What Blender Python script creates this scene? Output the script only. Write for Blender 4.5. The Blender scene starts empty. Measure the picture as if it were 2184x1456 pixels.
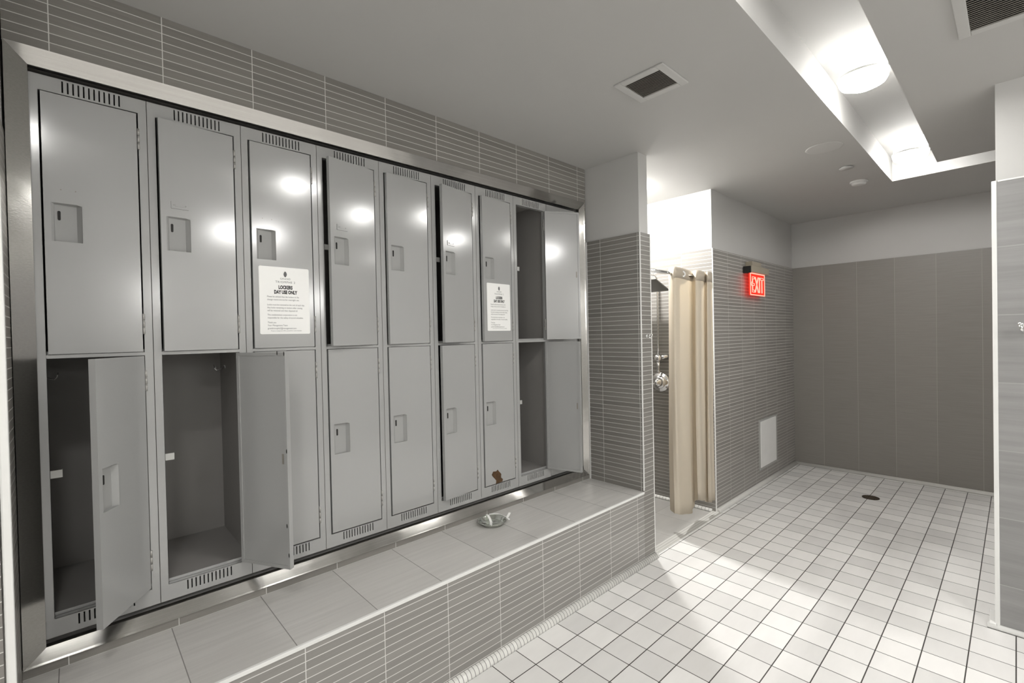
import bpy, bmesh, math, random
from mathutils import Vector, Matrix
random.seed(7)
R = math.radians
S = bpy.context.scene
COL = S.collection
# ------------------------------------------------------------------ camera
cam = bpy.data.cameras.new('camera')
cam.sensor_fit = 'HORIZONTAL'; cam.sensor_width = 36.0
cam.lens = 36.0 * 1002.73 / 2184
cam.clip_start = 0.02
camo = bpy.data.objects.new('camera', cam)
COL.objects.link(camo)
cr = Vector((0.7314231, -0.6816036, -0.0208990))
cu = Vector((0.0233450, -0.0056014, 0.9997118))
cf = Vector((0.6815242, 0.7317002, -0.0118150))
m = Matrix((cr, cu, -cf)).transposed().to_4x4()
m.translation = Vector((0.09133, -2.15768, 1.50120))
camo.matrix_world = m
S.camera = camo
# ------------------------------------------------------------------ view and world
S.view_settings.view_transform = 'Standard'
S.view_settings.look = 'None'
S.view_settings.gamma = 1.0
S.view_settings.use_curve_mapping = False
S.view_settings.exposure = 0.93
W = bpy.data.worlds.new('world'); S.world = W; W.use_nodes = True
W.node_tree.nodes['Background'].inputs[0].default_value = (0.02, 0.02, 0.02, 1)
DRUM_L = 44.0          # radiance of the ceiling drum lamps
STALL_L = 700.0        # radiance of the shower downlight

ROOM_L = 46.0         # ceiling lights behind the photographer
FILL_GLOBE_L = 10.0        # added fill globes on the unseen wall, lifting the ceiling

# ------------------------------------------------------------------ materials
def newmat(name):
    mt = bpy.data.materials.new(name); mt.use_nodes = True
    nt = mt.node_tree
    return mt, nt, nt.nodes['Principled BSDF']

def N(nt, typ, **kw):
    n = nt.nodes.new(typ)
    for k, v in kw.items(): setattr(n, k, v)
    return n

def math_node(nt, op, a, b=None, c=None):
    n = nt.nodes.new('ShaderNodeMath'); n.operation = op
    for i, v in enumerate((a, b, c)):
        if v is None: continue
        if isinstance(v, (int, float)): n.inputs[i].default_value = v
        else: nt.links.new(v, n.inputs[i])
    return n.outputs[0]

def mix_col(nt, fac, a, b):
    n = nt.nodes.new('ShaderNodeMix'); n.data_type = 'RGBA'
    for s, v in ((n.inputs[0], fac), (n.inputs[6], a), (n.inputs[7], b)):
        if isinstance(v, (int, float)): s.default_value = v
        elif isinstance(v, tuple): s.default_value = v + (1,)
        else: nt.links.new(v, s)
    return n.outputs[2]

def noise(nt, vec, scale, detail=3, rough=.5):
    n = nt.nodes.new('ShaderNodeTexNoise')
    n.inputs['Scale'].default_value = scale; n.inputs['Detail'].default_value = detail
    n.inputs['Roughness'].default_value = rough
    if vec is not None: nt.links.new(vec, n.inputs['Vector'])
    return n.outputs['Fac']

def bump(nt, bsdf, h, strength=.1, dist=.002):
    b = nt.nodes.new('ShaderNodeBump'); b.inputs['Strength'].default_value = strength
    b.inputs['Distance'].default_value = dist
    nt.links.new(h, b.inputs['Height']); nt.links.new(b.outputs[0], bsdf.inputs['Normal'])

def pos(nt): return nt.nodes.new('ShaderNodeNewGeometry').outputs['Position']

def scaled(nt, vec, s):
    n = nt.nodes.new('ShaderNodeVectorMath'); n.operation = 'MULTIPLY'
    nt.links.new(vec, n.inputs[0]); n.inputs[1].default_value = s
    return n.outputs[0]

def plain(name, col, rough=.5, metal=0.0, spec=.5, nscale=None, namp=.06, bstr=0, bscale=300):
    mt, nt, b = newmat(name)
    b.inputs['Roughness'].default_value = rough; b.inputs['Metallic'].default_value = metal
    b.inputs['Specular IOR Level'].default_value = spec
    p = pos(nt)
    f = noise(nt, p, nscale or 9.0, 4)
    lo = tuple(max(0, c * (1 - namp)) for c in col); hi = tuple(min(1, c * (1 + namp)) for c in col)
    nt.links.new(mix_col(nt, f, lo, hi), b.inputs['Base Color'])
    if bstr: bump(nt, b, noise(nt, p, bscale, 2), bstr, .001)
    return mt

def tile(name, ua, pu, ou, va, pv, ov, col, grout, gu, gv, rough=.35, var=.10, stri=(1, 1, 1), sstr=.12, gb=.4, spec=.5):
    """grid tile in world metres: ua / va are the axis indices (0 x, 1 y, 2 z)"""
    mt, nt, b = newmat(name)
    p = pos(nt)
    sep = nt.nodes.new('ShaderNodeSeparateXYZ'); nt.links.new(p, sep.inputs[0])
    def axis(a, pitch, off, g):
        t = math_node(nt, 'DIVIDE', math_node(nt, 'SUBTRACT', sep.outputs[a], off), pitch)
        fr = math_node(nt, 'FRACT', t); fl = math_node(nt, 'FLOOR', t)
        d = math_node(nt, 'MINIMUM', fr, math_node(nt, 'SUBTRACT', 1.0, fr))
        d = math_node(nt, 'MULTIPLY', d, pitch)
        return fl, math_node(nt, 'LESS_THAN', d, g / 2)
    fu, mu = axis(ua, pu, ou, gu); fv, mv = axis(va, pv, ov, gv)
    mask = math_node(nt, 'MAXIMUM', mu, mv)
    cmb = nt.nodes.new('ShaderNodeCombineXYZ'); nt.links.new(fu, cmb.inputs[0]); nt.links.new(fv, cmb.inputs[1])
    wn = nt.nodes.new('ShaderNodeTexWhiteNoise'); wn.noise_dimensions = '2D'; nt.links.new(cmb.outputs[0], wn.inputs['Vector'])
    lo = tuple(c * (1 - var) for c in col); hi = tuple(min(1, c * (1 + var)) for c in col)
    c1 = mix_col(nt, wn.outputs['Value'], lo, hi)
    st = noise(nt, scaled(nt, p, stri), 1.0, 4, .6)
    k = math_node(nt, 'ADD', math_node(nt, 'MULTIPLY', st, 2 * sstr), 1 - sstr)
    cc = nt.nodes.new('ShaderNodeCombineXYZ')
    for i in range(3): nt.links.new(k, cc.inputs[i])
    mulv = nt.nodes.new('ShaderNodeVectorMath'); mulv.operation = 'MULTIPLY'
    nt.links.new(c1, mulv.inputs[0]); nt.links.new(cc.outputs[0], mulv.inputs[1])
    nt.links.new(mix_col(nt, mask, mulv.outputs[0], grout), b.inputs['Base Color'])
    nt.links.new(math_node(nt, 'ADD', math_node(nt, 'MULTIPLY', mask, .4), rough), b.inputs['Roughness'])
    b.inputs['Specular IOR Level'].default_value = spec
    h = math_node(nt, 'ADD', math_node(nt, 'SUBTRACT', 1.0, mask), math_node(nt, 'MULTIPLY', st, .3))
    bump(nt, b, h, gb, .001)
    return mt

def emit(name, col, strength):
    mt, nt, b = newmat(name)
    nt.nodes.remove(b)
    e = nt.nodes.new('ShaderNodeEmission'); e.inputs[0].default_value = col + (1,); e.inputs[1].default_value = strength
    nt.links.new(e.outputs[0], nt.nodes['Material Output'].inputs[0])
    return mt

TC = (.225, .214, .197); GC = (.66, .65, .62)
ROW = .03045; JT = .2955
M = {}
M['paint'] = plain('wall_paint', (.56, .555, .54), .55, nscale=3, namp=.03, bstr=.05)
M['ceil'] = plain('ceiling_paint', (.50, .495, .48), .7, nscale=2, namp=.03, bstr=.04)
M['tile_x'] = tile('wall_tile_along_x', 0, JT, .055, 2, ROW, .462, TC, GC, .0028, .0025, .33, .09, (6, 6, 160), .14)
M['tile_y'] = tile('wall_tile_along_y', 1, JT, -.177, 2, ROW, .462, TC, GC, .0028, .0025, .33, .09, (6, 6, 160), .14)
M['tile_bench_lit'] = tile('bench_front_tile_lit', 0, JT, .055, 2, ROW, .462, (.285, .275, .258), (.72, .71, .69), .0030, .0028, .30, .09, (6, 6, 160), .14)  # wall tile colour lightened to stand in for stronger light on the bench
M['tile_exit'] = tile('wall_tile_exit', 0, JT, 3.965, 2, ROW, .02, (.27, .257, .237), (.62, .61, .58), .003, .0040, .36, .08, (5, 5, 120), .14)
M['tile_far'] = tile('wall_tile_far', 1, .3045, -.7335, 2, 2.4, -.1, (.265, .25, .23), (.39, .37, .34), .0035, .002, .38, .05, (2, 4, 130), .16)
M['tile_part'] = tile('wall_tile_partition', 1, 2.0, -3.9, 2, .3325, .889, (.29, .287, .283), (.39, .386, .38), .002, .004, .35, .06, (3, 1.6, 30), .30)
M['floor'] = tile('floor_tile', 0, .1490, 1.600, 1, .1495, -.653, (.84, .83, .81), (.055, .05, .045), .0042, .0046, .30, .10, (2.5, 9, 1), .09, .5)
M['stallfloor'] = tile('shower_floor_tile', 0, .34, 2.94, 1, .34, -.09, (.42, .41, .39), (.30, .29, .27), .003, .003, .3, .06, (3, 9, 1), .15)
M['benchtop'] = tile('bench_top_tile', 0, JT, .919 + .0, 1, .9, -.95, (.56, .547, .525), (.24, .23, .22), .0030, .002, .30, .05, (3, 60, 3), .16, .25)
M['threshold'] = tile('threshold_stone', 0, 5, -3, 1, .022, -.492, (.50, .49, .46), (.74, .73, .70), .001, .004, .35, .03, (3, 60, 3), .1)
M['cove_x'] = tile('cove_mosaic_x', 0, .0215, 0.0, 1, 9, -20, (.80, .79, .76), (.20, .19, .18), .0028, .001, .3, .05, (9, 9, 9), .05, .6)
M['cove_y'] = tile('cove_mosaic_y', 1, .0300, 0.0, 0, 9, -20, (.80, .79, .76), (.20, .19, .18), .0028, .001, .3, .05, (9, 9, 9), .05, .6)
M['cove_far'] = plain('cove_white', (.66, .65, .62), .45)
M['locker'] = plain('locker_enamel', (.375, .378, .372), .15, 0, 1.0, nscale=4, namp=.025, bstr=.02, bscale=140)
M['pull'] = plain('pull_enamel', (.36, .363, .355), .65, 0, .12, nscale=4, namp=.03)
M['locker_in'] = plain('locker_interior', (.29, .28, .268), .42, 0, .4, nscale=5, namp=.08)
M['locker_lt'] = plain('locker_bare_steel', (.55, .55, .53), .35, .3)
M['dark'] = plain('dark_void', (.012, .011, .010), .7)
M['hinge'] = plain('hinge_steel', (.42, .41, .39), .35, .35)
M['rust'] = plain('rusted_metal', (.085, .045, .018), .85, nscale=60, namp=.6)
M['white_trim'] = plain('white_metal_trim', (.84, .84, .82), .25, .0)
M['chrome'] = plain('chrome', (.82, .82, .82), .08, 1.0, namp=.02)
M['rose'] = plain('satin_dark_steel', (.16, .16, .155), .35, .6)
M['steel_dish'] = plain('polished_steel', (.72, .74, .70), .12, 1.0, namp=.03)
M['paper'] = plain('laminated_paper', (.93, .93, .91), .30, namp=.01)
M['ink'] = plain('printed_ink', (.02, .02, .02), .6)
M['ink_grey'] = plain('printed_grey_ink', (.13, .13, .13), .6)
M['strip_white'] = plain('white_strip', (.9, .9, .88), .5)
M['beige'] = plain('beige_plastic', (.36, .32, .25), .5)
M['panel'] = plain('white_enamel_panel', (.86, .86, .84), .4, nscale=9, namp=.05)
M['fixture'] = plain('ceiling_fixture_white', (.545, .54, .525), .5, namp=.02)
M['fixture_dim'] = plain('ceiling_disc', (.525, .52, .505), .6, namp=.02)
M['vent_dark'] = plain('vent_louvre', (.24, .225, .20), .55)
M['drain'] = plain('bronze_drain', (.07, .055, .04), .5, .5)
M['lamp'] = emit('lamp_glow', (1.0, .985, .955), DRUM_L)
M['lamp_side'] = emit('lamp_side_glow', (1.0, .985, .955), 2.2)
M['room_lamp'] = emit('room_lamp_glow', (1.0, .985, .96), ROOM_L)
M['globe'] = emit('fill_globe_glow', (1.0, .985, .96), FILL_GLOBE_L)
M['stall_lamp'] = emit('downlight_glow', (1.0, .985, .96), STALL_L)
M['exit_red'] = emit('exit_red', (1.0, .035, .02), .75)
M['exit_line'] = emit('exit_pink', (1.0, .30, .22), 1.15)

def steel_mat():
    mt, nt, b = newmat('brushed_stainless')
    p = pos(nt)
    st = noise(nt, scaled(nt, p, (3, 3, 3)), 1.0, 2)
    fine = noise(nt, scaled(nt, p, (2, 240, 240)), 1.0, 3)
    nt.links.new(mix_col(nt, fine, (.42, .41, .39), (.54, .53, .51)), b.inputs['Base Color'])
    b.inputs['Metallic'].default_value = 1.0
    b.inputs['Roughness'].default_value = .14
    h = math_node(nt, 'ADD', math_node(nt, 'MULTIPLY', st, 3.0), math_node(nt, 'MULTIPLY', fine, .02))
    bump(nt, b, h, .10, .02)
    return mt
M['steel'] = steel_mat()

def cloth_mat():
    mt, nt, b = newmat('curtain_cloth')
    p = pos(nt)
    f = noise(nt, p, 5, 3)
    nt.links.new(mix_col(nt, f, (.76, .70, .60), (.82, .76, .66)), b.inputs['Base Color'])
    b.inputs['Roughness'].default_value = .8
    b.inputs['Specular IOR Level'].default_value = .15
    tr = nt.nodes.new('ShaderNodeBsdfTranslucent'); tr.inputs[0].default_value = (.82, .75, .63, 1)
    mx = nt.nodes.new('ShaderNodeMixShader'); mx.inputs[0].default_value = .42
    nt.links.new(b.outputs[0], mx.inputs[1]); nt.links.new(tr.outputs[0], mx.inputs[2])
    nt.links.new(mx.outputs[0], nt.nodes['Material Output'].inputs[0])
    bump(nt, b, noise(nt, scaled(nt, p, (900, 900, 900)), 1, 1), .15, .001)
    return mt
M['cloth'] = cloth_mat()

# ------------------------------------------------------------------ mesh helpers
def box(bm, x0, x1, y0, y1, z0, z1, mi=0):
    vs = [bm.verts.new((x, y, z)) for z in (z0, z1) for y in (y0, y1) for x in (x0, x1)]
    for q in ((0, 2, 3, 1), (4, 5, 7, 6), (0, 1, 5, 4), (2, 6, 7, 3), (0, 4, 6, 2), (1, 3, 7, 5)):
        f = bm.faces.new([vs[i] for i in q]); f.material_index = mi

def quad(bm, *pts, mi=0):
    f = bm.faces.new([bm.verts.new(p) for p in pts]); f.material_index = mi
    return f

def frame_of(d):
    d = d.normalized()
    a = Vector((0, 0, 1)) if abs(d.z) < .9 else Vector((1, 0, 0))
    u = d.cross(a).normalized()
    return u, d.cross(u)

def tube(bm, pts, r, n=12, cap=True, mi=0):
    pts = [Vector(p) for p in pts]
    rs = r if isinstance(r, (list, tuple)) else [r] * len(pts)
    rings = []; u0 = None
    for i, p in enumerate(pts):
        d = (pts[min(i + 1, len(pts) - 1)] - pts[max(i - 1, 0)]).normalized()
        if u0 is None: u, v = frame_of(d)
        else:
            u = (u0 - d * u0.dot(d)).normalized(); v = d.cross(u)
        u0 = u
        rings.append([bm.verts.new(p + (u * math.cos(2 * math.pi * k / n) + v * math.sin(2 * math.pi * k / n)) * rs[i]) for k in range(n)])
    for a, b in zip(rings, rings[1:]):
        for k in range(n):
            f = bm.faces.new((a[k], a[(k + 1) % n], b[(k + 1) % n], b[k])); f.smooth = True; f.material_index = mi
    if cap:
        f = bm.faces.new(list(reversed(rings[0]))); f.material_index = mi
        f = bm.faces.new(rings[-1]); f.material_index = mi

def lathe(bm, prof, c=(0, 0, 0), axis=2, n=40, mi=0):
    """prof: list of (radius, height) along axis"""
    c = Vector(c)
    def pt(r, h, k):
        a = 2 * math.pi * k / n
        v = [r * math.cos(a), r * math.sin(a), h]
        if axis == 0: v = [v[2], v[0], v[1]]
        if axis == 1: v = [v[1], v[2], v[0]]
        return c + Vector(v)
    prev = None
    for r, h in prof:
        ring = [bm.verts.new(pt(0, h, 0))] if r < 1e-6 else [bm.verts.new(pt(r, h, k)) for k in range(n)]
        if prev is not None:
            for k in range(n):
                a = prev[k % len(prev)]; b = prev[(k + 1) % len(prev)]
                d = ring[k % len(ring)]; e = ring[(k + 1) % len(ring)]
                vs = []
                for x in (a, b, e, d):
                    if x not in vs: vs.append(x)
                if len(vs) > 2:
                    f = bm.faces.new(vs); f.smooth = True; f.material_index = mi
        prev = ring

def holed(bm, x0, x1, z0, z1, y, holes, mi=0):
    """flat sheet in the xz plane at y, with rectangular holes (hx0,hx1,hz0,hz1)"""
    xs = sorted({x0, x1} | {h[0] for h in holes} | {h[1] for h in holes})
    zs = sorted({z0, z1} | {h[2] for h in holes} | {h[3] for h in holes})
    vd = {}
    def V(x, z):
        if (x, z) not in vd: vd[(x, z)] = bm.verts.new((x, y, z))
        return vd[(x, z)]
    for a, b in zip(xs, xs[1:]):
        for c, d in zip(zs, zs[1:]):
            mx, mz = (a + b) / 2, (c + d) / 2
            if any(h[0] < mx < h[1] and h[2] < mz < h[3] for h in holes): continue
            f = bm.faces.new((V(a, c), V(b, c), V(b, d), V(a, d))); f.material_index = mi

def mk(name, bm, mats, parent=None, bevel=0, solid=0, loc=None, recalc=True):
    if recalc: bmesh.ops.recalc_face_normals(bm, faces=bm.faces)
    me = bpy.data.meshes.new(name); bm.to_mesh(me); bm.free()
    for x in (mats if isinstance(mats, (list, tuple)) else [mats]): me.materials.append(x)
    o = bpy.data.objects.new(name, me); COL.objects.link(o)
    if parent: o.parent = parent
    if loc: o.location = loc
    if solid:
        md = o.modifiers.new('thickness', 'SOLIDIFY'); md.thickness = solid; md.offset = 0
    if bevel:
        md = o.modifiers.new('bevel', 'BEVEL'); md.width = bevel; md.segments = 2; md.limit_method = 'ANGLE'; md.angle_limit = R(40)
    return o

def tag(o, label, cat, group=None):
    o['label'] = label; o['category'] = cat
    if group: o['group'] = group
    return o

def thing(name, label, cat, loc=(0, 0, 0), rz=0, group=None):
    o = bpy.data.objects.new(name, None); COL.objects.link(o)
    o.empty_display_size = .05
    o.location = loc; o.rotation_euler = (0, 0, rz)
    return tag(o, label, cat, group)

def struct(name, bm, mats, bevel=0):
    o = mk(name, bm, mats, None, bevel); o['kind'] = 'structure'
    return o

# ------------------------------------------------------------------ the room
ZC = 2.6825; ZT = 2.160; ZTF = 2.190; ZH = 2.86
bm = bmesh.new(); box(bm, -1.9, 6.1, -4.3, -.492, -.08, 0)
box(bm, 3.965, 6.1, -.492, -.40, -.08, 0)
struct('floor', bm, M['floor'])

# ceiling: lower plane with an L-shaped light trough cut into it
bm = bmesh.new()
TY0, TY1, TX0, TX1 = -1.480, -1.776, 4.650, 4.950
for a in ((-1.9, 6.1, TY0, .75), (TX1, 6.1, -4.3, TY0), (-1.9, TX0, -4.3, TY1)):
    box(bm, a[0], a[1], a[2], a[3], ZC, ZC + .02)
for a in ((-1.9, TX1, TY0, TY0 + .02), (-1.9, TX0, TY1 - .02, TY1), (TX1, TX1 + .02, -4.3, TY0 + .02), (TX0 - .02, TX0, -4.3, TY1)):
    box(bm, a[0], a[1], a[2], a[3], ZC + .02, ZH)
box(bm, -1.9, TX1 + .02, TY1 - .02, TY0 + .02, ZH, ZH + .02)
box(bm, TX0 - .02, TX1 + .02, -4.3, TY1 - .02, ZH, ZH + .02)
struct('ceiling', bm, M['ceil'])

# locker wall with its recess (tile plane y = -0.05)
bm = bmesh.new()
box(bm, -.0495, 2.80, -.05, -.018, 0, .4965, 0)
box(bm, -.0495, 2.80, -.05, -.018, 2.4375, ZC, 0)
box(bm, 2.782, 2.80, -.05, -.018, .4965, 2.4375, 0)
box(bm, -.0495, 2.80, -.018, .56, 0, .520, 1)
box(bm, -.0495, 2.80, -.018, .56, 2.406, ZC, 1)
box(bm, -.0495, -.010, -.018, .56, .520, 2.406, 1)
box(bm, 2.766, 2.80, -.018, .56, .520, 2.406, 1)
box(bm, -.0495, 2.80, .56, .60, 0, ZC, 1)
struct('wall_left', bm, [M['tile_x'], M['paint']])

# return wall at the left end of the lockers
bm = bmesh.new()
box(bm, -1.9, -.0500, -.492, .60, 0, ZT, 0)
box(bm, -1.9, -.0540, -.482, .60, ZT, ZC, 1)
bm.normal_update()
for f in bm.faces:
    if f.material_index == 0 and abs(f.normal.x) > .5: f.material_index = 2
struct('wall_near', bm, [M['tile_x'], M['paint'], M['tile_y']])
bm = bmesh.new(); box(bm, -.0470, -.0295, -.497, -.478, .0, ZT + .004)
struct('trim_1', bm, M['white_trim'], .004)

# dividing wall between lockers and shower
bm = bmesh.new()
box(bm, 2.796, 2.921, -.492, .72, 0, ZT, 0)
box(bm, 2.806, 2.911, -.482, .72, ZT, ZC, 1)
for f in bm.faces:
    if f.material_index == 0 and abs(f.normal.x if f.normal.length else 0) > .5: pass
bm.normal_update()
for f in bm.faces:
    if f.material_index == 0 and abs(f.normal.x) > .5: f.material_index = 2
struct('wall_divider', bm, [M['tile_x'], M['paint'], M['tile_y']])
bm = bmesh.new()
box(bm, 2.7935, 2.801, -.4945, -.486, .47, ZT + .003)
struct('trim_2', bm, M['white_trim'], .002)
bm = bmesh.new(); box(bm, 2.9165, 2.9235, -.4945, -.486, 0, ZT + .003)
struct('trim_3', bm, M['white_trim'], .002)
bm = bmesh.new(); box(bm, 2.7925, 2.799, -.062, -.05, .462, ZT)
struct('trim_4', bm, M['white_trim'])

# shower stall: back wall, floor, side wall is the end of the exit wall
bm = bmesh.new(); box(bm, 2.921, 3.965, .68, .72, 0, ZTF, 0); box(bm, 2.911, 3.975, .69, .72, ZTF, ZC, 1)
struct('wall_shower', bm, [M['tile_x'], M['paint']])
bm = bmesh.new(); box(bm, 2.921, 3.965, -.415, .68, -.08, -.002)
struct('floor_shower', bm, M['stallfloor'])
bm = bmesh.new(); box(bm, 2.921, 3.965, -.492, -.415, -.08, .006)
struct('trim_5', bm, M['threshold'], .003)

# exit wall (y = -0.45) and the shower side face (x = 3.965)
bm = bmesh.new()
box(bm, 3.965, 6.0, -.45, .72, 0, ZTF, 0)
box(bm, 3.975, 6.0, -.44, .72, ZTF, ZC, 1)
bm.normal_update()
for f in bm.faces:
    if f.material_index == 0 and abs(f.normal.x) > .5: f.material_index = 2
struct('wall_exit', bm, [M['tile_exit'], M['paint'], M['tile_y']])
bm = bmesh.new(); box(bm, 3.9625, 3.9700, -.4525, -.444, 0, ZTF + .003)
struct('trim_6', bm, M['white_trim'], .002)

# far wall and the side of the far room
bm = bmesh.new()
box(bm, 6.0, 6.1, -4.3, .72, 0, ZTF, 0); box(bm, 6.01, 6.1, -4.3, .72, ZTF, ZC, 1)
struct('wall_far', bm, [M['tile_far'], M['paint']])
# partition on the right (x = 3.41)
bm = bmesh.new()
box(bm, 3.411, 3.531, -4.3, -2.0815, 0, 2.2066, 0); box(bm, 3.421, 3.521, -4.3, -2.0715 - .02, 2.2066, ZC, 1)
struct('wall_partition', bm, [M['tile_part'], M['paint']])
bm = bmesh.new(); box(bm, 3.407, 3.420, -2.0945, -2.0765, 0, 2.211)
struct('trim_7', bm, M['white_trim'], .003)
bm = bmesh.new(); box(bm, 3.409, 3.4135, -4.3, -2.0985, 2.2035, 2.211)
struct('trim_8', bm, M['white_trim'], .001)
# walls behind the camera
bm = bmesh.new(); box(bm, -1.9, 6.1, -4.4, -4.3, 0, ZH + .02, 0)
struct('wall_right', bm, [M['paint']])
bm = bmesh.new(); box(bm, -2.0, -1.9, -4.4, -.4, 0, ZH + .02, 0)
struct('wall_back', bm, [M['paint']])

def cove(name, a, b, nrm, mat, r=.030, h=.030):
    """rounded skirting from a to b (floor line at the wall), nrm points into the room"""
    bm = bmesh.new(); a = Vector(a); b = Vector(b); n = Vector(nrm)
    prof = [(0, h)] + [(r * .25 + r * .75 * math.sin(t), h - (h - .001) * (1 - math.cos(t))) for t in [i * math.pi / 12 for i in range(0, 7)]] + [(0, 0.0)]
    ra = [bm.verts.new(a + n * p + Vector((0, 0, q))) for p, q in prof]
    rb = [bm.verts.new(b + n * p + Vector((0, 0, q))) for p, q in prof]
    for i in range(len(prof) - 1):
        f = bm.faces.new((ra[i], ra[i + 1], rb[i + 1], rb[i])); f.smooth = True
    bm.faces.new(ra); bm.faces.new(list(reversed(rb)))
    return struct(name, bm, mat)
cove('baseboard_bench', (-.04, -.492, 0), (2.921, -.492, 0), (0, -1, 0), M['cove_x'])
cove('baseboard_exit', (3.965, -.45, 0), (6.0, -.45, 0), (0, -1, 0), M['cove_far'])
cove('baseboard_far', (6.0, -.45, 0), (6.0, -4.3, 0), (-1, 0, 0), M['cove_far'])
cove('baseboard_partition', (3.411, -2.05, 0), (3.411, -4.3, 0), (-1, 0, 0), M['white_trim'], .022, .022)
cove('baseboard_shower', (3.965, .68, 0), (3.965, -.415, 0), (-1, 0, 0), M['cove_y'], .020, .022)
bm = bmesh.new(); box(bm, 3.395, 3.56, -2.0815, -2.055, 0, .028)
struct('trim_9', bm, M['white_trim'], .004)

# ------------------------------------------------------------------ tiled bench
b = thing('tiled_bench', 'long low grey tiled bench with white front edge below the lockers', 'bench', (1.38, -.27, 0))
def rel(bm, o):
    bmesh.ops.translate(bm, vec=-o.location, verts=bm.verts)
    return bm
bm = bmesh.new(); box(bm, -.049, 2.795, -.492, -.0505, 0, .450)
mk('bench_front', rel(bm, b), M['tile_bench_lit'], b)
bm = bmesh.new(); box(bm, -.049, 2.795, -.488, -.0505, .450, .462)
mk('seat', rel(bm, b), M['benchtop'], b)
bm = bmesh.new(); box(bm, -.0295, 2.796, -.4955, -.4825, .4495, .4640)
mk('edge_trim', rel(bm, b), M['white_trim'], b, .002)

# ------------------------------------------------------------------ stainless surround
s = thing('steel_surround', 'brushed stainless steel frame around the whole bank of lockers', 'frame', (1.37, -.03, .493))
XO0, XO1, ZO0, ZO1 = -.0470, 2.7855, .4932, 2.4408      # outer edge, on the tile
XI0, XI1, ZI0, ZI1 = .0030, 2.755, .5315, 2.3945        # inner lip
YO, YI, YB = -.056, -.0268, -.003
def rail(name, o0, o1, i0, i1):
    """mitred rail: outer corners o0,o1 and inner corners i0,i1 as (x,z)"""
    bm = bmesh.new()
    P = lambda c, y: Vector((c[0], y, c[1])) - s.location
    quad(bm, P(o0, -.0505), P(o1, -.0505), P(o1, YO), P(o0, YO))
    quad(bm, P(o0, YO), P(o1, YO), P(i1, YI), P(i0, YI))
    quad(bm, P(i0, YI), P(i1, YI), P(i1, YB), P(i0, YB))
    bmesh.ops.remove_doubles(bm, verts=bm.verts, dist=1e-5)
    return mk(name, bm, M['steel'], s, 0, .0012)
A, B_, C_, D = (XO0, ZO0), (XO1, ZO0), (XO1, ZO1), (XO0, ZO1)
a_, b_, c_, d_ = (XI0, ZI0), (XI1, ZI0), (XI1, ZI1), (XI0, ZI1)
rail('bottom_rail', A, B_, a_, b_); rail('right_jamb', B_, C_, b_, c_)
rail('top_rail', C_, D, c_, d_); rail('left_jamb', D, A, d_, a_)

# ------------------------------------------------------------------ lockers
LW = .305; Z0 = .545; Z1 = 2.384; DEP = .48
UP0, UP1 = 1.4725, 2.329      # upper door
LO0, LO1 = .6095, 1.4565      # lower door
OX0, OX1 = .0245, .2798       # opening
DW = .2478                    # door width
def body_mesh():
    bm = bmesh.new()
    w = LW - .0012
    slots = [(.0805 + i * .0132, .0805 + i * .0132 + .0042) for i in range(12)]
    holes = [(a, c, 2.3395, 2.3775) for a, c in slots] + [(a, c, .5640, .5990) for a, c in slots]
    holes += [(OX0, OX1, LO0 - .0055, LO1 + .003), (OX0, OX1, UP0 - .0035, UP1 + .0035)]
    holed(bm, 0.0006, w, Z0, Z1, 0, holes, 0)
    # returns of the openings
    for z0, z1 in ((LO0 - .0055, LO1 + .003), (UP0 - .0035, UP1 + .0035)):
        quad(bm, (OX0, 0, z0), (OX0, .022, z0), (OX0, .022, z1), (OX0, 0, z1))
        quad(bm, (OX1, 0, z0), (OX1, .022, z0), (OX1, .022, z1), (OX1, 0, z1))
        quad(bm, (OX0, 0, z0), (OX1, 0, z0), (OX1, .022, z0), (OX0, .022, z0))
        quad(bm, (OX0, 0, z1), (OX1, 0, z1), (OX1, .022, z1), (OX0, .022, z1))
        # turned lip at the sill and head
        quad(bm, (OX0, .022, z0), (OX1, .022, z0), (OX1, .022, z0 + .012), (OX0, .022, z0 + .012))
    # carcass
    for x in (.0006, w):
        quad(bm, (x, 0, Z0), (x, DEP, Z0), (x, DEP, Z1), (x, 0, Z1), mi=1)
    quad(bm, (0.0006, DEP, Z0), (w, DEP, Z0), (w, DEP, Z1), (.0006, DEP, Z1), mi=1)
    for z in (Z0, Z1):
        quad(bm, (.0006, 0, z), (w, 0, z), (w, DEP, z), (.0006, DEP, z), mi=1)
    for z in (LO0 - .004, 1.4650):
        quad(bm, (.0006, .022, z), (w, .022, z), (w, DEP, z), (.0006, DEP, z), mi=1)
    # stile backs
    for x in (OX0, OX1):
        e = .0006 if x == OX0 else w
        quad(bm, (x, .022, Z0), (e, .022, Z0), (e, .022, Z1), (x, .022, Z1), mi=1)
    return bm

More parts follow.
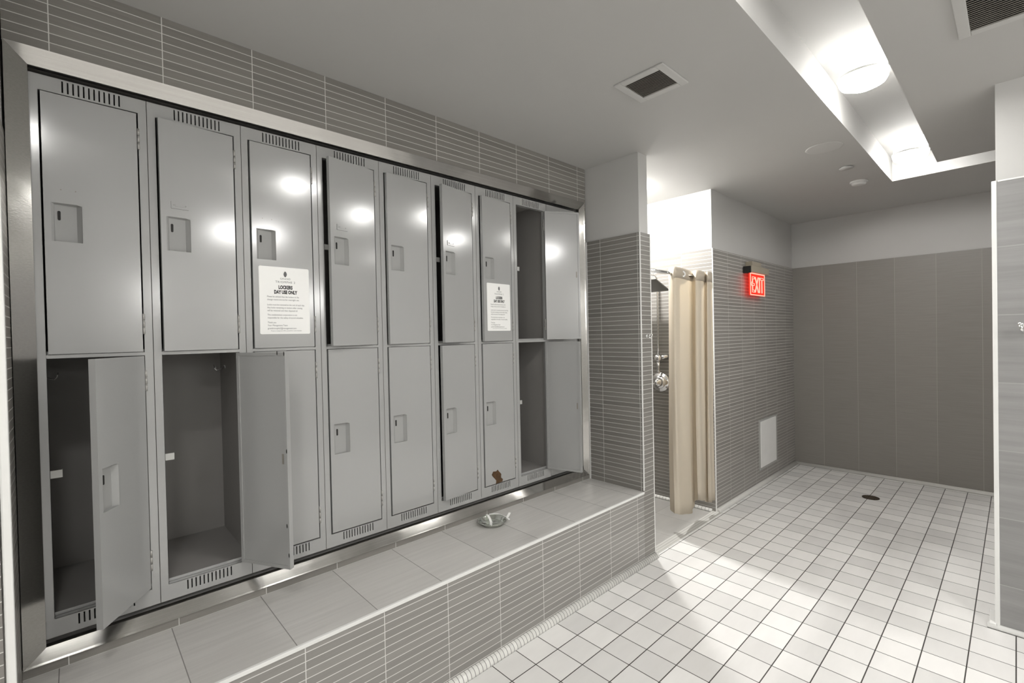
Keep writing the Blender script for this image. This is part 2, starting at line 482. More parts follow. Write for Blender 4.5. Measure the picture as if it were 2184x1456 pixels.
def door_mesh(h, pull, flat=False):
    """origin on the hinge line at the door foot, leaf towards -x; pull: z range of the pocket"""
    bm = bmesh.new()
    yf, yb = -.0015, .0175
    x0, x1 = -DW, -.0030
    px0, px1 = -DW + .0170, -DW + .0925
    hol = [(px0, px1, pull[0], pull[1])] if pull else []
    holed(bm, x0, x1, 0, h, yf, hol)
    # folded edges
    for x in (x0, x1):
        quad(bm, (x, yf, 0), (x, yb, 0), (x, yb, h), (x, yf, h))
    for z in (0, h):
        quad(bm, (x0, yf, z), (x1, yf, z), (x1, yb, z), (x0, yb, z))
    # inner face: return flange round a shallow sunk liner
    f = .0125; yl = yb - .003
    holed(bm, x0, x1, 0, h, yb, [(x0 + f, x1 - f, f, h - f)])
    for (ax, az), (bx, bz) in (((x0 + f, f), (x1 - f, f)), ((x1 - f, f), (x1 - f, h - f)), ((x1 - f, h - f), (x0 + f, h - f)), ((x0 + f, h - f), (x0 + f, f))):
        quad(bm, (ax, yb, az), (bx, yb, bz), (bx, yl, bz), (ax, yl, az))
    quad(bm, (x0 + f, yl, f), (x1 - f, yl, f), (x1 - f, yl, h - f), (x0 + f, yl, h - f))
    bmesh.ops.remove_doubles(bm, verts=bm.verts, dist=1e-6)
    me = bpy.data.meshes.new('door'); bmesh.ops.recalc_face_normals(bm, faces=bm.faces)
    bm.to_mesh(me); bm.free(); me.materials.append(M['locker'])
    return me

def to_mesh(name, bm, *mats):
    bmesh.ops.recalc_face_normals(bm, faces=bm.faces)
    me = bpy.data.meshes.new(name); bm.to_mesh(me); bm.free()
    for x in mats: me.materials.append(x)
    return me

UH, LH = UP1 - UP0, LO1 - LO0
UPULL = (1.8445 - UP0, 1.9715 - UP0); LPULL = (.9695 - LO0, 1.1090 - LO0)
ME = {}
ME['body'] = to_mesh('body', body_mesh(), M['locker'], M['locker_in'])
ME['udoor'] = door_mesh(UH, UPULL); ME['ldoor'] = door_mesh(LH, LPULL)
def pull_mesh(z0, z1):
    """pressed pocket: a narrow lip on the left, sloping floor, steep dark right cheek"""
    bm = bmesh.new()
    x0, x1 = -DW + .0170, -DW + .0925
    yf = -.0015; d = .0154
    a = [(x0, yf), (x0 + .006, yf + .0045), (x0 + .0085, yf + .010), (x1 - .0130, yf + d), (x1 - .0006, yf)]
    for (xa, ya), (xb, yb2) in zip(a, a[1:]):
        quad(bm, (xa, ya, z0), (xb, yb2, z0), (xb, yb2, z1 - .004), (xa, ya, z1 - .004))
    for z, dz in ((z0, 0), (z1, -.004)):
        bm.faces.new([bm.verts.new((x, y, z + dz)) for x, y in a] + ([] if z == z0 else [bm.verts.new((x1, yf, z)), bm.verts.new((x0, yf, z))])) if z == z0 else None
    # top cheek, slanting back so it shades
    for (xa, ya), (xb, yb2) in zip(a, a[1:]):
        quad(bm, (xa, yf, z1), (xb, yf, z1), (xb, yb2, z1 - .004), (xa, ya, z1 - .004))
    bmesh.ops.remove_doubles(bm, verts=bm.verts, dist=1e-6)
    return to_mesh('recessed_pull', bm, M['pull'])
ME['upull'] = pull_mesh(*UPULL); ME['lpull'] = pull_mesh(*LPULL)
def slot_mesh(z0, z1):
    bm = bmesh.new()
    zc = z1 - .040; x = -DW + .036; y = .0100
    pts = []
    for k in range(16):
        t = 2 * math.pi * k / 16
        pts.append((x + .0040 * math.cos(t), (.0115 if math.sin(t) >= 0 else -.0115) + .0040 * math.sin(t) + zc))
    fr = [bm.verts.new((p[0], y - .0018, p[1])) for p in pts]; bk = [bm.verts.new((p[0], y + .001, p[1])) for p in pts]
    bm.faces.new(fr)
    for k in range(16): bm.faces.new((fr[k], fr[(k + 1) % 16], bk[(k + 1) % 16], bk[k]))
    return to_mesh('latch_slot', bm, M['dark'])
ME['uslot'] = slot_mesh(*UPULL); ME['lslot'] = slot_mesh(*LPULL)
def hinge_mesh():
    bm = bmesh.new()
    for i in range(3):
        z = -.037 + i * .0253
        tube(bm, [(.0012, -.0030, z), (.0012, -.0030, z + .0228)], .0036, 10)
    box(bm, -.0006, .0022, -.002, .008, -.037, .037)
    return to_mesh('hinge', bm, M['hinge'])
ME['hinge'] = hinge_mesh()
def plate_mesh():
    bm = bmesh.new()
    box(bm, -.0275, .0275, -.0032, 0, -.0130, .0130)
    for sx in (-.018, .018): lathe(bm, [(.0026, -.0032), (.0020, -.0044), (0, -.0046)], (sx, 0, 0), 1, 10)
    box(bm, -.014, .014, -.0042, -.0030, -.005, .005)
    return to_mesh('number_plate', bm, M['locker'])
ME['plate'] = plate_mesh()
def rivet_mesh():
    bm = bmesh.new(); lathe(bm, [(.0022, -.0003), (.0, -.0006)], (0, 0, 0), 1, 8)
    return to_mesh('rivet_hole', bm, M['vent_dark'])
ME['rivet'] = rivet_mesh()
def strike_mesh():
    bm = bmesh.new()
    box(bm, -.004, .026, -.0016, .0010, -.0125, .0125); box(bm, .0245, .026, .0010, .010, -.0125, .0125)
    return to_mesh('strike_plate', bm, M['locker_lt'])
ME['strike'] = strike_mesh()
def latch_mesh():
    bm = bmesh.new(); box(bm, -.0045, .0045, -.0004, .0006, -.020, .020)
    return to_mesh('latch_opening', bm, M['vent_dark'])
ME['latch'] = latch_mesh()
def hook_mesh():
    bm = bmesh.new()
    box(bm, -.010, .010, -.0015, .0015, -.006, .006)
    for sx in (-1, 1):
        pts = [(sx * .006, -.001, 0), (sx * .008, -.016, -.012), (sx * .011, -.030, -.016), (sx * .015, -.038, -.006), (sx * .017, -.040, .010)]
        tube(bm, pts, .0022, 8)
    return to_mesh('coat_hook', bm, M['chrome'])
ME['hook'] = hook_mesh()

def link(name, me, parent, loc=(0, 0, 0), rot=(0, 0, 0)):
    o = bpy.data.objects.new(name, me); COL.objects.link(o)
    o.parent = parent; o.location = loc; o.rotation_euler = rot
    return o

LOCKERS = [  # upper angle, lower angle, number plate, label
    (1.0, 55.5, False, 'grey locker column at the far left, beside the steel jamb, lower door half open'),
    (3.8, 119.0, True, 'grey locker column second from the left, lower door swung wide open showing its inside'),
    (1.3, 0.6, False, 'grey locker column third from the left, larger paper notice on its upper door'),
    (11.5, 0.6, True, 'grey locker column fourth from the left, upper door standing ajar, no notice'),
    (4.2, 0.8, False, 'grey locker column fifth from the left, both doors nearly shut, no plate or notice'),
    (12.0, 6.5, True, 'grey locker column third from the right, upper door ajar with a dark gap'),
    (5.2, 1.0, False, 'grey locker column second from the right, paper notice above and rusty patch at its foot'),
    (151.0, 107.0, False, 'grey locker column at the far right, both doors wide open on dark insides'),
]
HX = .277
DOORS = {}
for k, (ua, la, plate, label) in enumerate(LOCKERS):
    t = thing('locker', label, 'locker', (k * LW, 0, Z0), 0, 'bank of two-tier lockers')
    link('body', ME['body'], t, (0, 0, -Z0)).modifiers.new('thickness', 'SOLIDIFY').thickness = .001
    for tier, ang, z0, h in (('u', ua, UP0, UH), ('l', la, LO0, LH)):
        d = link('door', ME[tier + 'door'], t, (HX, 0, z0 - Z0), (0, 0, R(ang)))
        DOORS[(k, tier)] = (k * LW + HX, 0.0, z0, R(ang))
        link('recessed_pull', ME[tier + 'pull'], d)
        link('latch_slot', ME[tier + 'slot'], d)
        for hz in (h - .090, .100): link('hinge', ME['hinge'], d, (0, 0, hz))
        if tier == 'u':
            if plate: link('number_plate', ME['plate'], d, (-DW + .060, -.0015, 2.016 - UP0))
            elif k in (0, 2):
                for sx in (-.018, .018): link('rivet_hole', ME['rivet'], d, (-DW + .060 + sx, -.0013, 2.016 - UP0))
    if k in (1, 7):
        for d, zz in zip([o for o in t.children if o.name.startswith('door')], (sum(UPULL) / 2, sum(LPULL) / 2)):
            if k == 7 or d.location.z < .5:
                link('latch_opening', ME['latch'], d, (-DW + .024, .0146, zz))
    if k in (0, 1, 7):
        link('strike_plate', ME['strike'], t, (OX0 + .003, .012, 1.0755 - Z0))
        link('coat_hook', ME['hook'], t, ((.0025 if k == 0 else LW - .0035), .385, 1.385 - Z0), (0, 0, R(90 if k == 0 else -90)))
    if k in (3, 5, 7):
        link('strike_plate', ME['strike'], t, (OX0 + .003, .012, 1.9290 - Z0))
    if k == 7:
        link('coat_hook', ME['hook'], t, (.0025, .30, 2.235 - Z0), (0, 0, R(90)))
    if k == 6:
        # corroded corner at the foot of the lower door
        d = [o for o in t.children if o.name.startswith('door')][1]
        bm = bmesh.new()
        pts = [(.060, .060), (.072, .078), (.096, .074), (.108, .082), (.122, .066), (.137, .050), (.134, .028), (.150, .016), (.146, .002), (.092, -.001), (.096, .018), (.082, .034), (.070, .046)]
        fr = [bm.verts.new((-DW + x - .012, -.0026, z)) for x, z in pts]
        bk = [bm.verts.new((-DW + x - .012, -.0012, z)) for x, z in pts]
        bm.faces.new(fr)
        for i in range(len(pts)): bm.faces.new((fr[i], fr[(i + 1) % len(pts)], bk[(i + 1) % len(pts)], bk[i]))
        rp = mk('rust_patch', bm, M['rust'], d); rp['label'] = 'brown rusted patch at the door foot'
    if k == 1:
        d = [o for o in t.children if o.name.startswith('door')][1]
        for x, z in ((-DW + .002, LH - .006), (-DW + .001, LH * .545), (-DW + .008, LH * .20), (-DW + .002, .055), (-DW + .035, LH - .003)):
            bm = bmesh.new()
            lathe(bm, [(.0055, .0), (.0040, .0006), (0, .0008)], (0, 0, 0), 1, 7)
            bmesh.ops.scale(bm, vec=(.5, 1, 1.7), verts=bm.verts)
            mk('paint_chip', bm, M['dark'], d, loc=(x + .002, .0176, z))

bm = bmesh.new(); box(bm, 0, .300, .0015, .020, 0, Z1 - Z0)
fp = mk('filler_panel', bm, M['locker'], None, .001, loc=(8 * LW + .002, 0, Z0))
tag(fp, 'blank grey panel closing the gap behind the open right-end locker doors', 'panel')

# ------------------------------------------------------------------ notices on two doors
FONT_CACHE = {}
def text_mesh(body, size, align='CENTER', bold=0.0, sx=1.0, spacing=1.0, line=1.0):
    cu_ = bpy.data.curves.new('txt', 'FONT')
    cu_.body = body; cu_.size = size; cu_.align_x = align; cu_.align_y = 'TOP_BASELINE'
    cu_.offset = bold; cu_.space_character = spacing; cu_.space_line = line; cu_.resolution_u = 3
    ob = bpy.data.objects.new('txt', cu_); COL.objects.link(ob)
    dg = bpy.context.evaluated_depsgraph_get()
    me = bpy.data.meshes.new_from_object(ob.evaluated_get(dg))
    bpy.data.objects.remove(ob); bpy.data.curves.remove(cu_)
    for v in me.vertices: v.co.x *= sx
    return me
def notice(k, label, x0, z1, w, h):
    hx, hy, z0, ang = DOORS[(k, 'u')]
    t = thing('notice', label, 'sign', (hx, hy, z0), ang, 'notices on the locker doors')
    lx = x0 - hx; lz = z1 - z0          # top left corner in door coordinates
    bm = bmesh.new(); r = .006; pts = []
    for cx, cz, a0 in ((lx + w - r, lz - r, 0), (lx + r, lz - r, 90), (lx + r, lz - h + r, 180), (lx + w - r, lz - h + r, 270)):
        for i in range(5):
            a = R(a0 + i * 22.5); pts.append((cx + r * math.cos(a), cz + r * math.sin(a)))
    fr = [bm.verts.new((p[0], -.0026, p[1])) for p in pts]; bk = [bm.verts.new((p[0], -.0018, p[1])) for p in pts]
    bm.faces.new(fr); bm.faces.new(list(reversed(bk)))
    for i in range(len(pts)): bm.faces.new((fr[i], fr[(i + 1) % len(pts)], bk[(i + 1) % len(pts)], bk[i]))
    mk('sheet', bm, M['paper'], t)
    def put(name, me, mat, x, z):
        me.materials.clear(); me.materials.append(mat)
        o = link(name, me, t, (lx + x, -.0029, lz - z), (R(90), 0, 0))
        return o
    mid = w * .512
    # emblem: a dark pointed oval with lighter ribs
    bm = bmesh.new()
    n = 24
    out = [bm.verts.new((.0068 * math.sin(2 * math.pi * i / n) * (1 - .18 * abs(math.cos(2 * math.pi * i / n))), .0122 * math.cos(2 * math.pi * i / n), 0)) for i in range(n)]
    bm.faces.new(out)
    put('emblem', to_mesh('emblem', bm), M['ink_grey'], mid, h * .104)
    put('printed_text', text_mesh('GRAND', .0105, spacing=1.25), M['ink_grey'], mid, h * .185)
    put('printed_text', text_mesh('TRIOMPHE 2', .0125, spacing=1.2), M['ink_grey'], mid, h * .237)
    put('heading', text_mesh('LOCKERS', .0205, bold=.0011, sx=.66), M['ink'], mid, h * .325)
    put('heading', text_mesh('DAY USE ONLY', .0205, bold=.0011, sx=.66), M['ink'], mid, h * .397)
    paras = [(.455, 'Please be advised that the lockers in the\nchange rooms are not for overnight use.'),
             (.575, 'Locks must be removed at the end of each day.\nAny locks remaining on lockers after closing\nwill be removed and then disposed of.'),
             (.725, 'The condominium corporation is not\nresponsible for the safety of stored valuables.'),
             (.838, 'Thank you\nYour Management Team\ngrandtriomphe2@management.com')]
    for fz, tx in paras:
        put('printed_text', text_mesh(tx, .0100, 'LEFT', sx=.80, line=1.25), M['ink_grey'], w * .145, h * fz)
    put('printed_text', text_mesh('Property management office, ground floor, open weekdays', .0056, sx=.95), M['ink_grey'], mid, h * .957)
notice(2, 'white printed notice on the third locker door, nearer the camera', .6605, 1.817, .205, .287)
notice(6, 'white printed notice on the second locker door from the right', 1.8845, 1.820, .203, .286)

# ------------------------------------------------------------------ steel dish on the bench
d = thing('steel_dish', 'small round polished steel dish standing on the tiled bench', 'bowl', (1.768, -.165, .462))
bm = bmesh.new()
lathe(bm, [(0, .0015), (.056, .0015), (.062, .004), (.071, .018), (.077, .0225), (.0812, .022), (.0820, .0205), (.0805, .0195), (.0760, .0195), (.069, .012), (.064, .001), (.060, 0), (0, 0)], n=56)
mk('dish', bm, M['steel_dish'], d)
p_ = thing('dish_strip', 'bent white strips lying across the steel dish on the bench', 'paper', (1.768, -.165, .475), R(-43))
bm = bmesh.new()  # thin white ribbons across the dish and past its rim
def ribbon(bm, pts, w):
    prev = None
    for x, y, z, dx, dy in pts:
        a = bm.verts.new((x - dx * w, y - dy * w, z)); c = bm.verts.new((x + dx * w, y + dy * w, z))
        if prev: bm.faces.new((prev[0], a, c, prev[1]))
        prev = (a, c)
ribbon(bm, [(-.034, .074, .010, .9, .2), (-.026, .060, .0105, .9, .2), (-.014, .030, .003, .95, .1), (-.006, .002, -.007, .95, 0), (-.005, -.030, -.009, .95, 0), (-.005, -.056, -.007, .95, 0), (-.005, -.070, .006, .95, 0)], .0068)
ribbon(bm, [(-.020, .077, .0105, .2, .9), (.010, .080, .0115, 0, 1), (.034, .072, .0120, -.4, .9), (.056, .057, .0115, -.6, .7), (.074, .032, .0110, -.9, .4), (.084, .018, .013, -.8, .5), (.093, .036, .022, -.8, .3), (.098, .046, .028, -.8, .3)], .0075)
ribbon(bm, [(.080, .016, .0115, .3, .8), (.090, .004, .011, .4, .8), (.096, -.004, .008, .5, .7)], .0072)
mk('strip', bm, M['strip_white'], p_, 0, .0012)

# ------------------------------------------------------------------ shower curtain and fittings
cl = thing('shower_curtain', 'beige shower curtain bunched at the right of the shower opening', 'curtain', (3.62, -.42, .05))
plan = [(3.375, -.360, .170), (3.322, -.405, .165), (3.300, -.440, .170), (3.330, -.452, .160), (3.46, -.438, .120), (3.60, -.412, .085), (3.652, -.395, .085), (3.672, -.402, .14),
        (3.640, -.436, .180), (3.632, -.452, .185), (3.665, -.462, .180), (3.76, -.448, .150), (3.832, -.428, .115), (3.845, -.436, .12), (3.806, -.456, .130), (3.800, -.466, .13), (3.84, -.468, .125), (3.905, -.452, .115), (3.945, -.445, .110)]
def catmull(P, n):
    out = []
    for i in range(len(P) - 1):
        p0, p1, p2, p3 = P[max(i - 1, 0)], P[i], P[i + 1], P[min(i + 2, len(P) - 1)]
        for j in range(n):
            t = j / n
            out.append(tuple(.5 * ((2 * p1[q]) + (-p0[q] + p2[q]) * t + (2 * p0[q] - 5 * p1[q] + 4 * p2[q] - p3[q]) * t * t + (-p0[q] + 3 * p1[q] - 3 * p2[q] + p3[q]) * t ** 3) for q in range(3)))
    out.append(P[-1]); return out
line = catmull(plan, 5)
ZTOP = 1.985
bm = bmesh.new(); cols = []
NR = 22
for i, (x, y, hz) in enumerate(line):
    c_l = []
    for j in range(NR + 1):
        f = j / NR
        z = hz + (ZTOP - hz) * f
        # the folds drift a little towards the left near the foot
        xx = x + .030 * f * f - .004 * math.sin(i * .9 + f * 7) * (1 - f)
        yy = y + .006 * math.sin(i * .7 + f * 5) * (1 - f)
        c_l.append(bm.verts.new((min(xx, 3.955) - 3.62, yy + .42, z - .05)))
    cols.append(c_l)
for a, c in zip(cols, cols[1:]):
    for j in range(NR):
        f = bm.faces.new((a[j], c[j], c[j + 1], a[j + 1])); f.smooth = True
mk('cloth', bm, M['cloth'], cl, 0, .0015)
bm = bmesh.new(); cols = []
for i, (x, y, hz) in enumerate(line):
    xx = min(x + .030, 3.955) - 3.62; xl = min(x + .0275, 3.955) - 3.62
    cols.append((bm.verts.new((xx, y + .4175, ZTOP - .05)), bm.verts.new((xl, y + .4175, 1.905 - .05))))
for a, c in zip(cols, cols[1:]):
    f = bm.faces.new((a[1], c[1], c[0], a[0])); f.smooth = True
hb = mk('header_band', bm, plain('curtain_header', (.48, .42, .34), .8), cl, 0, .0012); hb['label'] = 'darker brown header band'
for gx, gy, rz in ((3.470, -.4440, -14), (3.372, -.425, 60), (3.705, -.455, 15), (3.865, -.455, 10)):
    bm = bmesh.new()
    ring = []
    for k in range(24):
        a = 2 * math.pi * k / 24
        ring.append((0.0180 * math.cos(a), 0, .0180 * math.sin(a)))
    tube(bm, ring + [ring[0]], .0068, 8, False)
    bmesh.ops.scale(bm, vec=(1, .5, 1), verts=bm.verts)
    g = mk('grommet', bm, M['white_trim'], cl, loc=(gx - 3.62, gy + .42, 1.942 - .05)); g.rotation_euler = (0, 0, R(rz))
rd = thing('curtain_rod', 'straight dark chrome curtain rod across the top of the shower opening', 'rod', (2.923, -.41, 1.942))
bm = bmesh.new(); tube(bm, [(.008, 0, 0), (1.034, 0, 0)], .0125, 16)
mk('rod', bm, M['chrome'], rd)
for x in (0, 1.034):
    bm = bmesh.new(); tube(bm, [(x, 0, 0), (x + .008, 0, 0)], .030, 20)
    mk('end_flange', bm, M['chrome'], rd)

v = thing('shower_column', 'chrome shower valve with riser pipe and square overhead rose on the stall wall', 'shower', (3.965, .04, 1.058))
bm = bmesh.new(); lathe(bm, [(.088, 0), (.088, -.004), (.082, -.010), (.060, -.014), (.056, -.020), (.054, -.030), (0, -.030)], (0, 0, 0), 0, 40)
mk('escutcheon', bm, M['chrome'], v)
bm = bmesh.new(); lathe(bm, [(.040, -.028), (.042, -.045), (.030, -.062), (.022, -.066), (.018, -.085), (0, -.088)], (0, 0, 0), 0, 32)
kn = mk('knob', bm, M['chrome'], v)
bm = bmesh.new(); tube(bm, [(-.075, 0, 0), (-.080, .030, -.020), (-.082, .055, -.040)], [.009, .008, .006], 10)
mk('lever', bm, M['chrome'], kn)
bm = bmesh.new(); tube(bm, [(-.040, -.005, .090), (-.040, -.005, .90), (-.045, -.005, .935), (-.075, -.005, .955), (-.11, -.005, .958)], .008, 12)
mk('riser_pipe', bm, M['chrome'], v)
bm = bmesh.new()
lathe(bm, [(0, -.036), (.020, -.036), (.033, -.020), (.036, 0), (.030, .020), (.016, .030), (0, .032)], (-.055, -.012, .222), 2, 24)
tube(bm, [(-.055, -.012, .222), (-.012, -.070, .232), (0, -.072, .232)], [.022, .016, .022], 16)
mk('diverter', bm, M['chrome'], v)
bm = bmesh.new(); tube(bm, [(-.048, -.01, .19), (-.045, -.006, .14), (-.042, -.004, .082)], [.018, .013, .016], 12)
mk('outlet_pipe', bm, M['chrome'], v)
bm = bmesh.new(); box(bm, -.13, .11, -.135, .135, -.012, 0)
bmesh.ops.rotate(bm, cent=(0, 0, 0), matrix=Matrix.Rotation(R(20), 3, 'Y'), verts=bm.verts)
bmesh.ops.translate(bm, vec=(-.235, -.040, .850), verts=bm.verts)
hd = mk('shower_rose', bm, M['rose'], v, .004)
bm = bmesh.new(); tube(bm, [(-.11, -.005, .958), (-.19, -.005, .955), (-.228, -.030, .905), (-.235, -.040, .850)], .012, 12)
mk('shower_arm', bm, M['chrome'], v)

# ------------------------------------------------------------------ hooks
def robe_hook(name, label, loc, rz, sc=1.0):
    t = thing(name, label, 'hook', loc, rz, 'wall hooks')
    bm = bmesh.new(); lathe(bm, [(0, -.010), (.012, -.009), (.018, -.005), (.019, 0), (0, 0)], (0, 0, 0), 1, 24)
    bmesh.ops.scale(bm, vec=(sc,) * 3, verts=bm.verts)
    mk('backplate', bm, M['chrome'], t)
    for sx in (-1, 1):
        bm = bmesh.new()
        tube(bm, [(0, -.008, 0), (sx * .010, -.022, -.014), (sx * .016, -.036, -.018), (sx * .021, -.046, -.006), (sx * .023, -.048, .008)], [.006, .0055, .005, .005, .006], 10)
        lathe(bm, [(0, -.008), (.008, -.004), (.009, .001), (.006, .007), (0, .009)], (sx * .023, -.048, .012), 2, 14)
        bmesh.ops.scale(bm, vec=(sc,) * 3, verts=bm.verts)
        mk('prong', bm, M['chrome'], t)
robe_hook('wall_hook', 'small two-pronged chrome hook on the tiled pillar end beside the shower', (2.860, -.492, 1.482), 0, .62)
robe_hook('wall_hook', 'chrome robe hook on the grey partition at the right edge', (3.411, -2.200, 1.492), R(-90), 1.25)

# ------------------------------------------------------------------ exit sign
e = thing('exit_sign', 'glowing red exit sign hanging from a beige bracket on the tiled wall', 'sign', (4.800, -.45, 2.036))
bm = bmesh.new(); box(bm, -.195, .235, -.075, -.006, 0, .062); box(bm, -.150, .065, -.065, 0, .062, .105); box(bm, -.150, .150, -.03, 0, 0, .062)
mk('bracket', bm, M['beige'], e, .004)
bm = bmesh.new(); box(bm, -.212, -.196, -.068, -.004, -.006, .056)
mk('end_cap', bm, M['dark'], e, .002)
bm = bmesh.new(); box(bm, -.178, .186, -.050, -.040, -.205, -.001)
mk('face_panel', bm, M['exit_red'], e)
bm = bmesh.new()
for x0, x1, z0, z1 in ((-.178, .186, -.009, 0), (-.178, .186, -.206, -.197), (-.178, -.164, -.206, 0), (.172, .186, -.206, 0)):
    box(bm, x0, x1, -.0525, -.0505, z0, z1)
mk('border', bm, M['exit_line'], e)
cu_ = bpy.data.curves.new('txt', 'FONT'); cu_.body = 'EXIT'; cu_.size = .205; cu_.align_x = 'CENTER'; cu_.fill_mode = 'NONE'; cu_.bevel_depth = .0032; cu_.resolution_u = 2; cu_.bevel_resolution = 1; cu_.space_character = 1.05
ob = bpy.data.objects.new('txt', cu_); COL.objects.link(ob)
me = bpy.data.meshes.new_from_object(ob.evaluated_get(bpy.context.evaluated_depsgraph_get()))
bpy.data.objects.remove(ob); bpy.data.curves.remove(cu_)
for vtx in me.vertices: vtx.co.x *= .66
me.materials.clear(); me.materials.append(M['exit_line'])
link('lettering', me, e, (.004, -.0520, -.176), (R(90), 0, 0))
bm = bmesh.new()
tube(bm, [(-.142, -.0520, -.082), (-.158, -.0520, -.100), (-.142, -.0520, -.120)], .0032, 6)
mk('arrow', bm, M['exit_line'], e)

# ------------------------------------------------------------------ access panel, drain
a = thing('access_panel', 'small white access panel low on the tiled wall under the exit sign', 'panel', (5.155, -.45, .165))
bm = bmesh.new()
for x0, x1, z0, z1 in ((-.232, .242, -.018, .004), (-.232, .242, .456, .470), (-.232, -.216, .004, .456), (.220, .242, .004, .456)):
    box(bm, x0, x1, -.010, 0, z0, z1)
mk('frame', bm, plain('panel_frame_grey', (.42, .42, .40), .4), a)
bm = bmesh.new(); box(bm, -.214, .210, -.014, -.001, .006, .454)
mk('door', bm, M['panel'], a, .003)
fd = thing('floor_drain', 'round dark bronze drain set in the far tiled floor', 'drain', (5.232, -1.267, 0))
bm = bmesh.new(); lathe(bm, [(.064, 0), (.064, .003), (.056, .004), (.054, .0025), (0, .0025)], n=36)
mk('rim', bm, M['drain'], fd)
bm = bmesh.new()
for i in range(-4, 5):
    y = i * .0115; L_ = math.sqrt(max(.053 ** 2 - y * y, 0))
    box(bm, -L_, L_, y - .0035, y + .0035, .0022, .0042)
mk('grate', bm, plain('drain_grate', (.11, .085, .06), .5, .6), fd)

# ------------------------------------------------------------------ ceiling fittings
def vent(label, x0, x1, y0, y1, bw, n):
    """x0..x1,y0..y1 outer frame; louvres run along y"""
    t = thing('air_vent', label, 'vent', ((x0 + x1) / 2, (y0 + y1) / 2, ZC), 0, 'square ceiling vents')
    hx, hy = (x1 - x0) / 2, (y1 - y0) / 2
    bm = bmesh.new()
    for a0, a1, c0, c1 in ((-hx, hx, -hy, -hy + bw), (-hx, hx, hy - bw, hy), (-hx, -hx + bw, -hy + bw, hy - bw), (hx - bw, hx, -hy + bw, hy - bw)):
        box(bm, a0, a1, c0, c1, -.009, 0)
    mk('frame', bm, M['fixture'], t, .0025)
    bm = bmesh.new(); box(bm, -hx + bw, hx - bw, -hy + bw, hy - bw, -.0008, 0)
    mk('backing', bm, M['dark'], t)
    iw = 2 * (hx - bw); p = iw / n
    for i in range(n):
        bm = bmesh.new(); x = -hx + bw + (i + .5) * p
        box(bm, -.0012, .0012, -hy + bw, hy - bw, -.0042, .0042)
        bmesh.ops.rotate(bm, cent=(0, 0, 0), matrix=Matrix.Rotation(R(48), 3, 'Y'), verts=bm.verts)
        bmesh.ops.translate(bm, vec=(x, 0, -.0045), verts=bm.verts)
        mk('slat', bm, M['vent_dark'], t)
vent('white framed ceiling vent with dark louvres above the middle of the room', 1.997, 2.236, -1.112, -.858, .036, 14)
vent('ceiling vent with dark louvres at the top right corner, on the right soffit', 2.290, 2.774, -2.490, -2.003, .036, 26)
def drum(label, x, y, mat=None, r=.104):
    t = thing('ceiling_light', label, 'light', (x, y, ZH), 0, 'round lights in the ceiling trough')
    bm = bmesh.new(); lathe(bm, [(r - .008, -.090), (r + .003, -.090), (r + .003, -.100), (r - .004, -.101)], n=44)
    mk('trim_ring', bm, M['fixture'], t)
    bm = bmesh.new(); lathe(bm, [(0, 0), (r - .006, 0), (r - .006, -.090)], n=44, mi=1)
    lathe(bm, [(r - .002, -.098), (r - .003, -.118), (r - .012, -.134), (r - .045, -.150), (0, -.156)], n=44)
    mk('diffuser', bm, [mat or M['lamp'], M['lamp_side']], t)
drum('round glowing light in the ceiling trough, nearer of the two', 3.015, -1.640)
drum('round glowing light at the far corner of the ceiling trough', 4.560, -1.640)
drum('round light in the trough above the lockers, out of view overhead', 1.470, -1.640)
drum('round light in the trough behind the camera', -.075, -1.640)
drum('round light in the trough leg hidden behind the right soffit', 4.80, -3.10)
def surface_light(label, x, y, z, r, mat, group):
    t = thing('ceiling_light', label, 'light', (x, y, z), 0, group)
    bm = bmesh.new(); lathe(bm, [(0, 0), (r + .012, 0), (r + .012, -.010), (r, -.012)], n=32)
    mk('base_ring', bm, M['fixture'], t)
    bm = bmesh.new(); lathe(bm, [(r - .001, -.011), (r - .004, -.024), (r * .6, -.032), (0, -.034)], n=32)
    mk('diffuser', bm, mat, t)
surface_light('round ceiling light over the right side of the room, behind the photographer', 1.80, -3.40, ZC, .17, M['room_lamp'], 'ceiling lights behind the photographer')
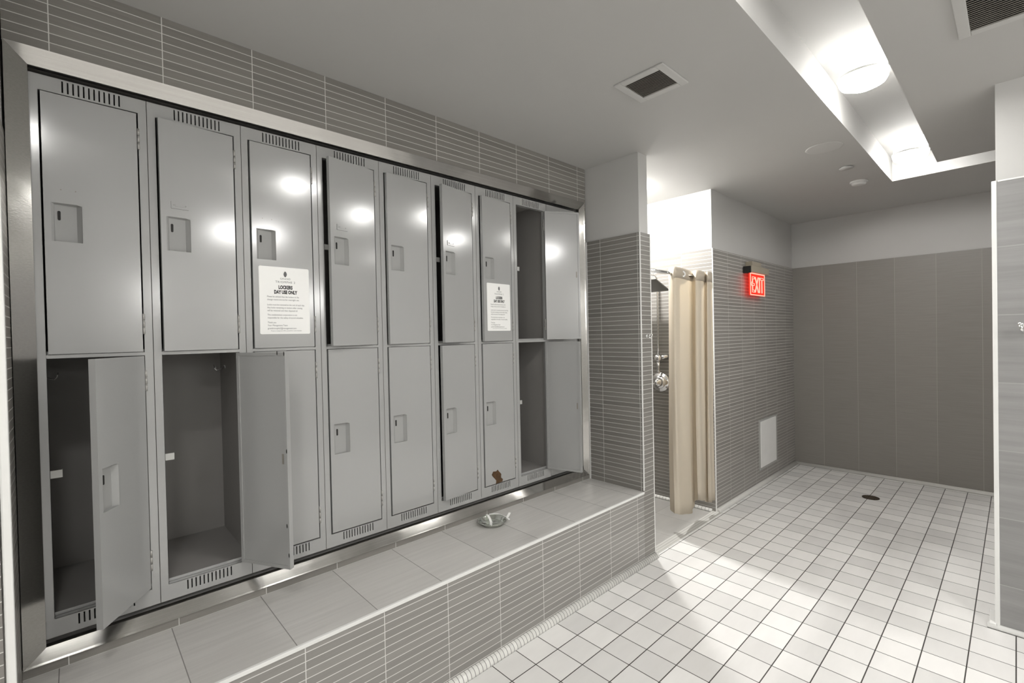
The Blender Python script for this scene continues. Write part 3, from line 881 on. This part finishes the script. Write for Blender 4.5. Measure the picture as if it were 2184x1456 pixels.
surface_light('added unseen round ceiling light at the near right corner, behind the photographer',-1.05, -3.40, ZC, .17, M['room_lamp'], 'ceiling lights behind the photographer')  # extra lamp added out of view to give the room more light
surface_light('bright downlight inside the shower stall, hidden by the pillar', 3.42, .03, ZC, .055, M['stall_lamp'], None)
def fill_globe(label, x):  # globes added on the unseen wall to brighten ceiling and lockers
    t = thing('fill_globe_light', label, 'light', (x, -4.3, 2.02), 0, 'added fill globes behind the photographer')
    bm = bmesh.new(); lathe(bm, [(0, .022), (.05, .020), (.055, 0), (0, 0)], (0, 0, 0), 1, 28)
    tube(bm, [(0, .02, 0), (0, .07, 0)], .012, 12)
    mk('backplate', bm, M['chrome'], t)
    bm = bmesh.new(); lathe(bm, [(.155 * math.sin(math.pi * i / 16), -.155 * math.cos(math.pi * i / 16)) for i in range(17)], (0, .215, 0), 2, 28)
    mk('globe', bm, M['globe'], t)
fill_globe('added unseen fill globe behind the photographer, nearest the back wall', -.60)
fill_globe('added unseen fill globe behind the photographer, middle one', .95)
fill_globe('added unseen fill globe behind the photographer, nearest the partition', 2.50)
sp = thing('ceiling_speaker', 'large faint flush round disc on the ceiling left of the light trough', 'speaker', (3.697, -1.309, ZC))
bm = bmesh.new(); lathe(bm, [(0, -.0025), (.090, -.0025), (.102, -.002), (.104, 0), (0, 0)], n=48)
mk('grille', bm, M['fixture_dim'], sp)
sk = thing('sprinkler_cover', 'small round sprinkler cover on the ceiling beside the light trough', 'sprinkler', (4.244, -1.317, ZC))
bm = bmesh.new(); lathe(bm, [(.030, 0), (.030, -.008), (.044, -.008), (.044, -.011), (0, -.012)], n=32)
mk('cover', bm, M['fixture_dim'], sk)
sd = thing('smoke_detector', 'round smoke detector on the far ceiling near the trough corner', 'detector', (4.729, -1.301, ZC))
bm = bmesh.new(); lathe(bm, [(.060, 0), (.060, -.010), (.054, -.014), (0, -.014)], n=36)
mk('base', bm, M['fixture_dim'], sd)
bm = bmesh.new(); lathe(bm, [(.050, -.013), (.046, -.026), (.034, -.032), (0, -.033)], n=36)
mk('housing', bm, M['fixture_dim'], sd)
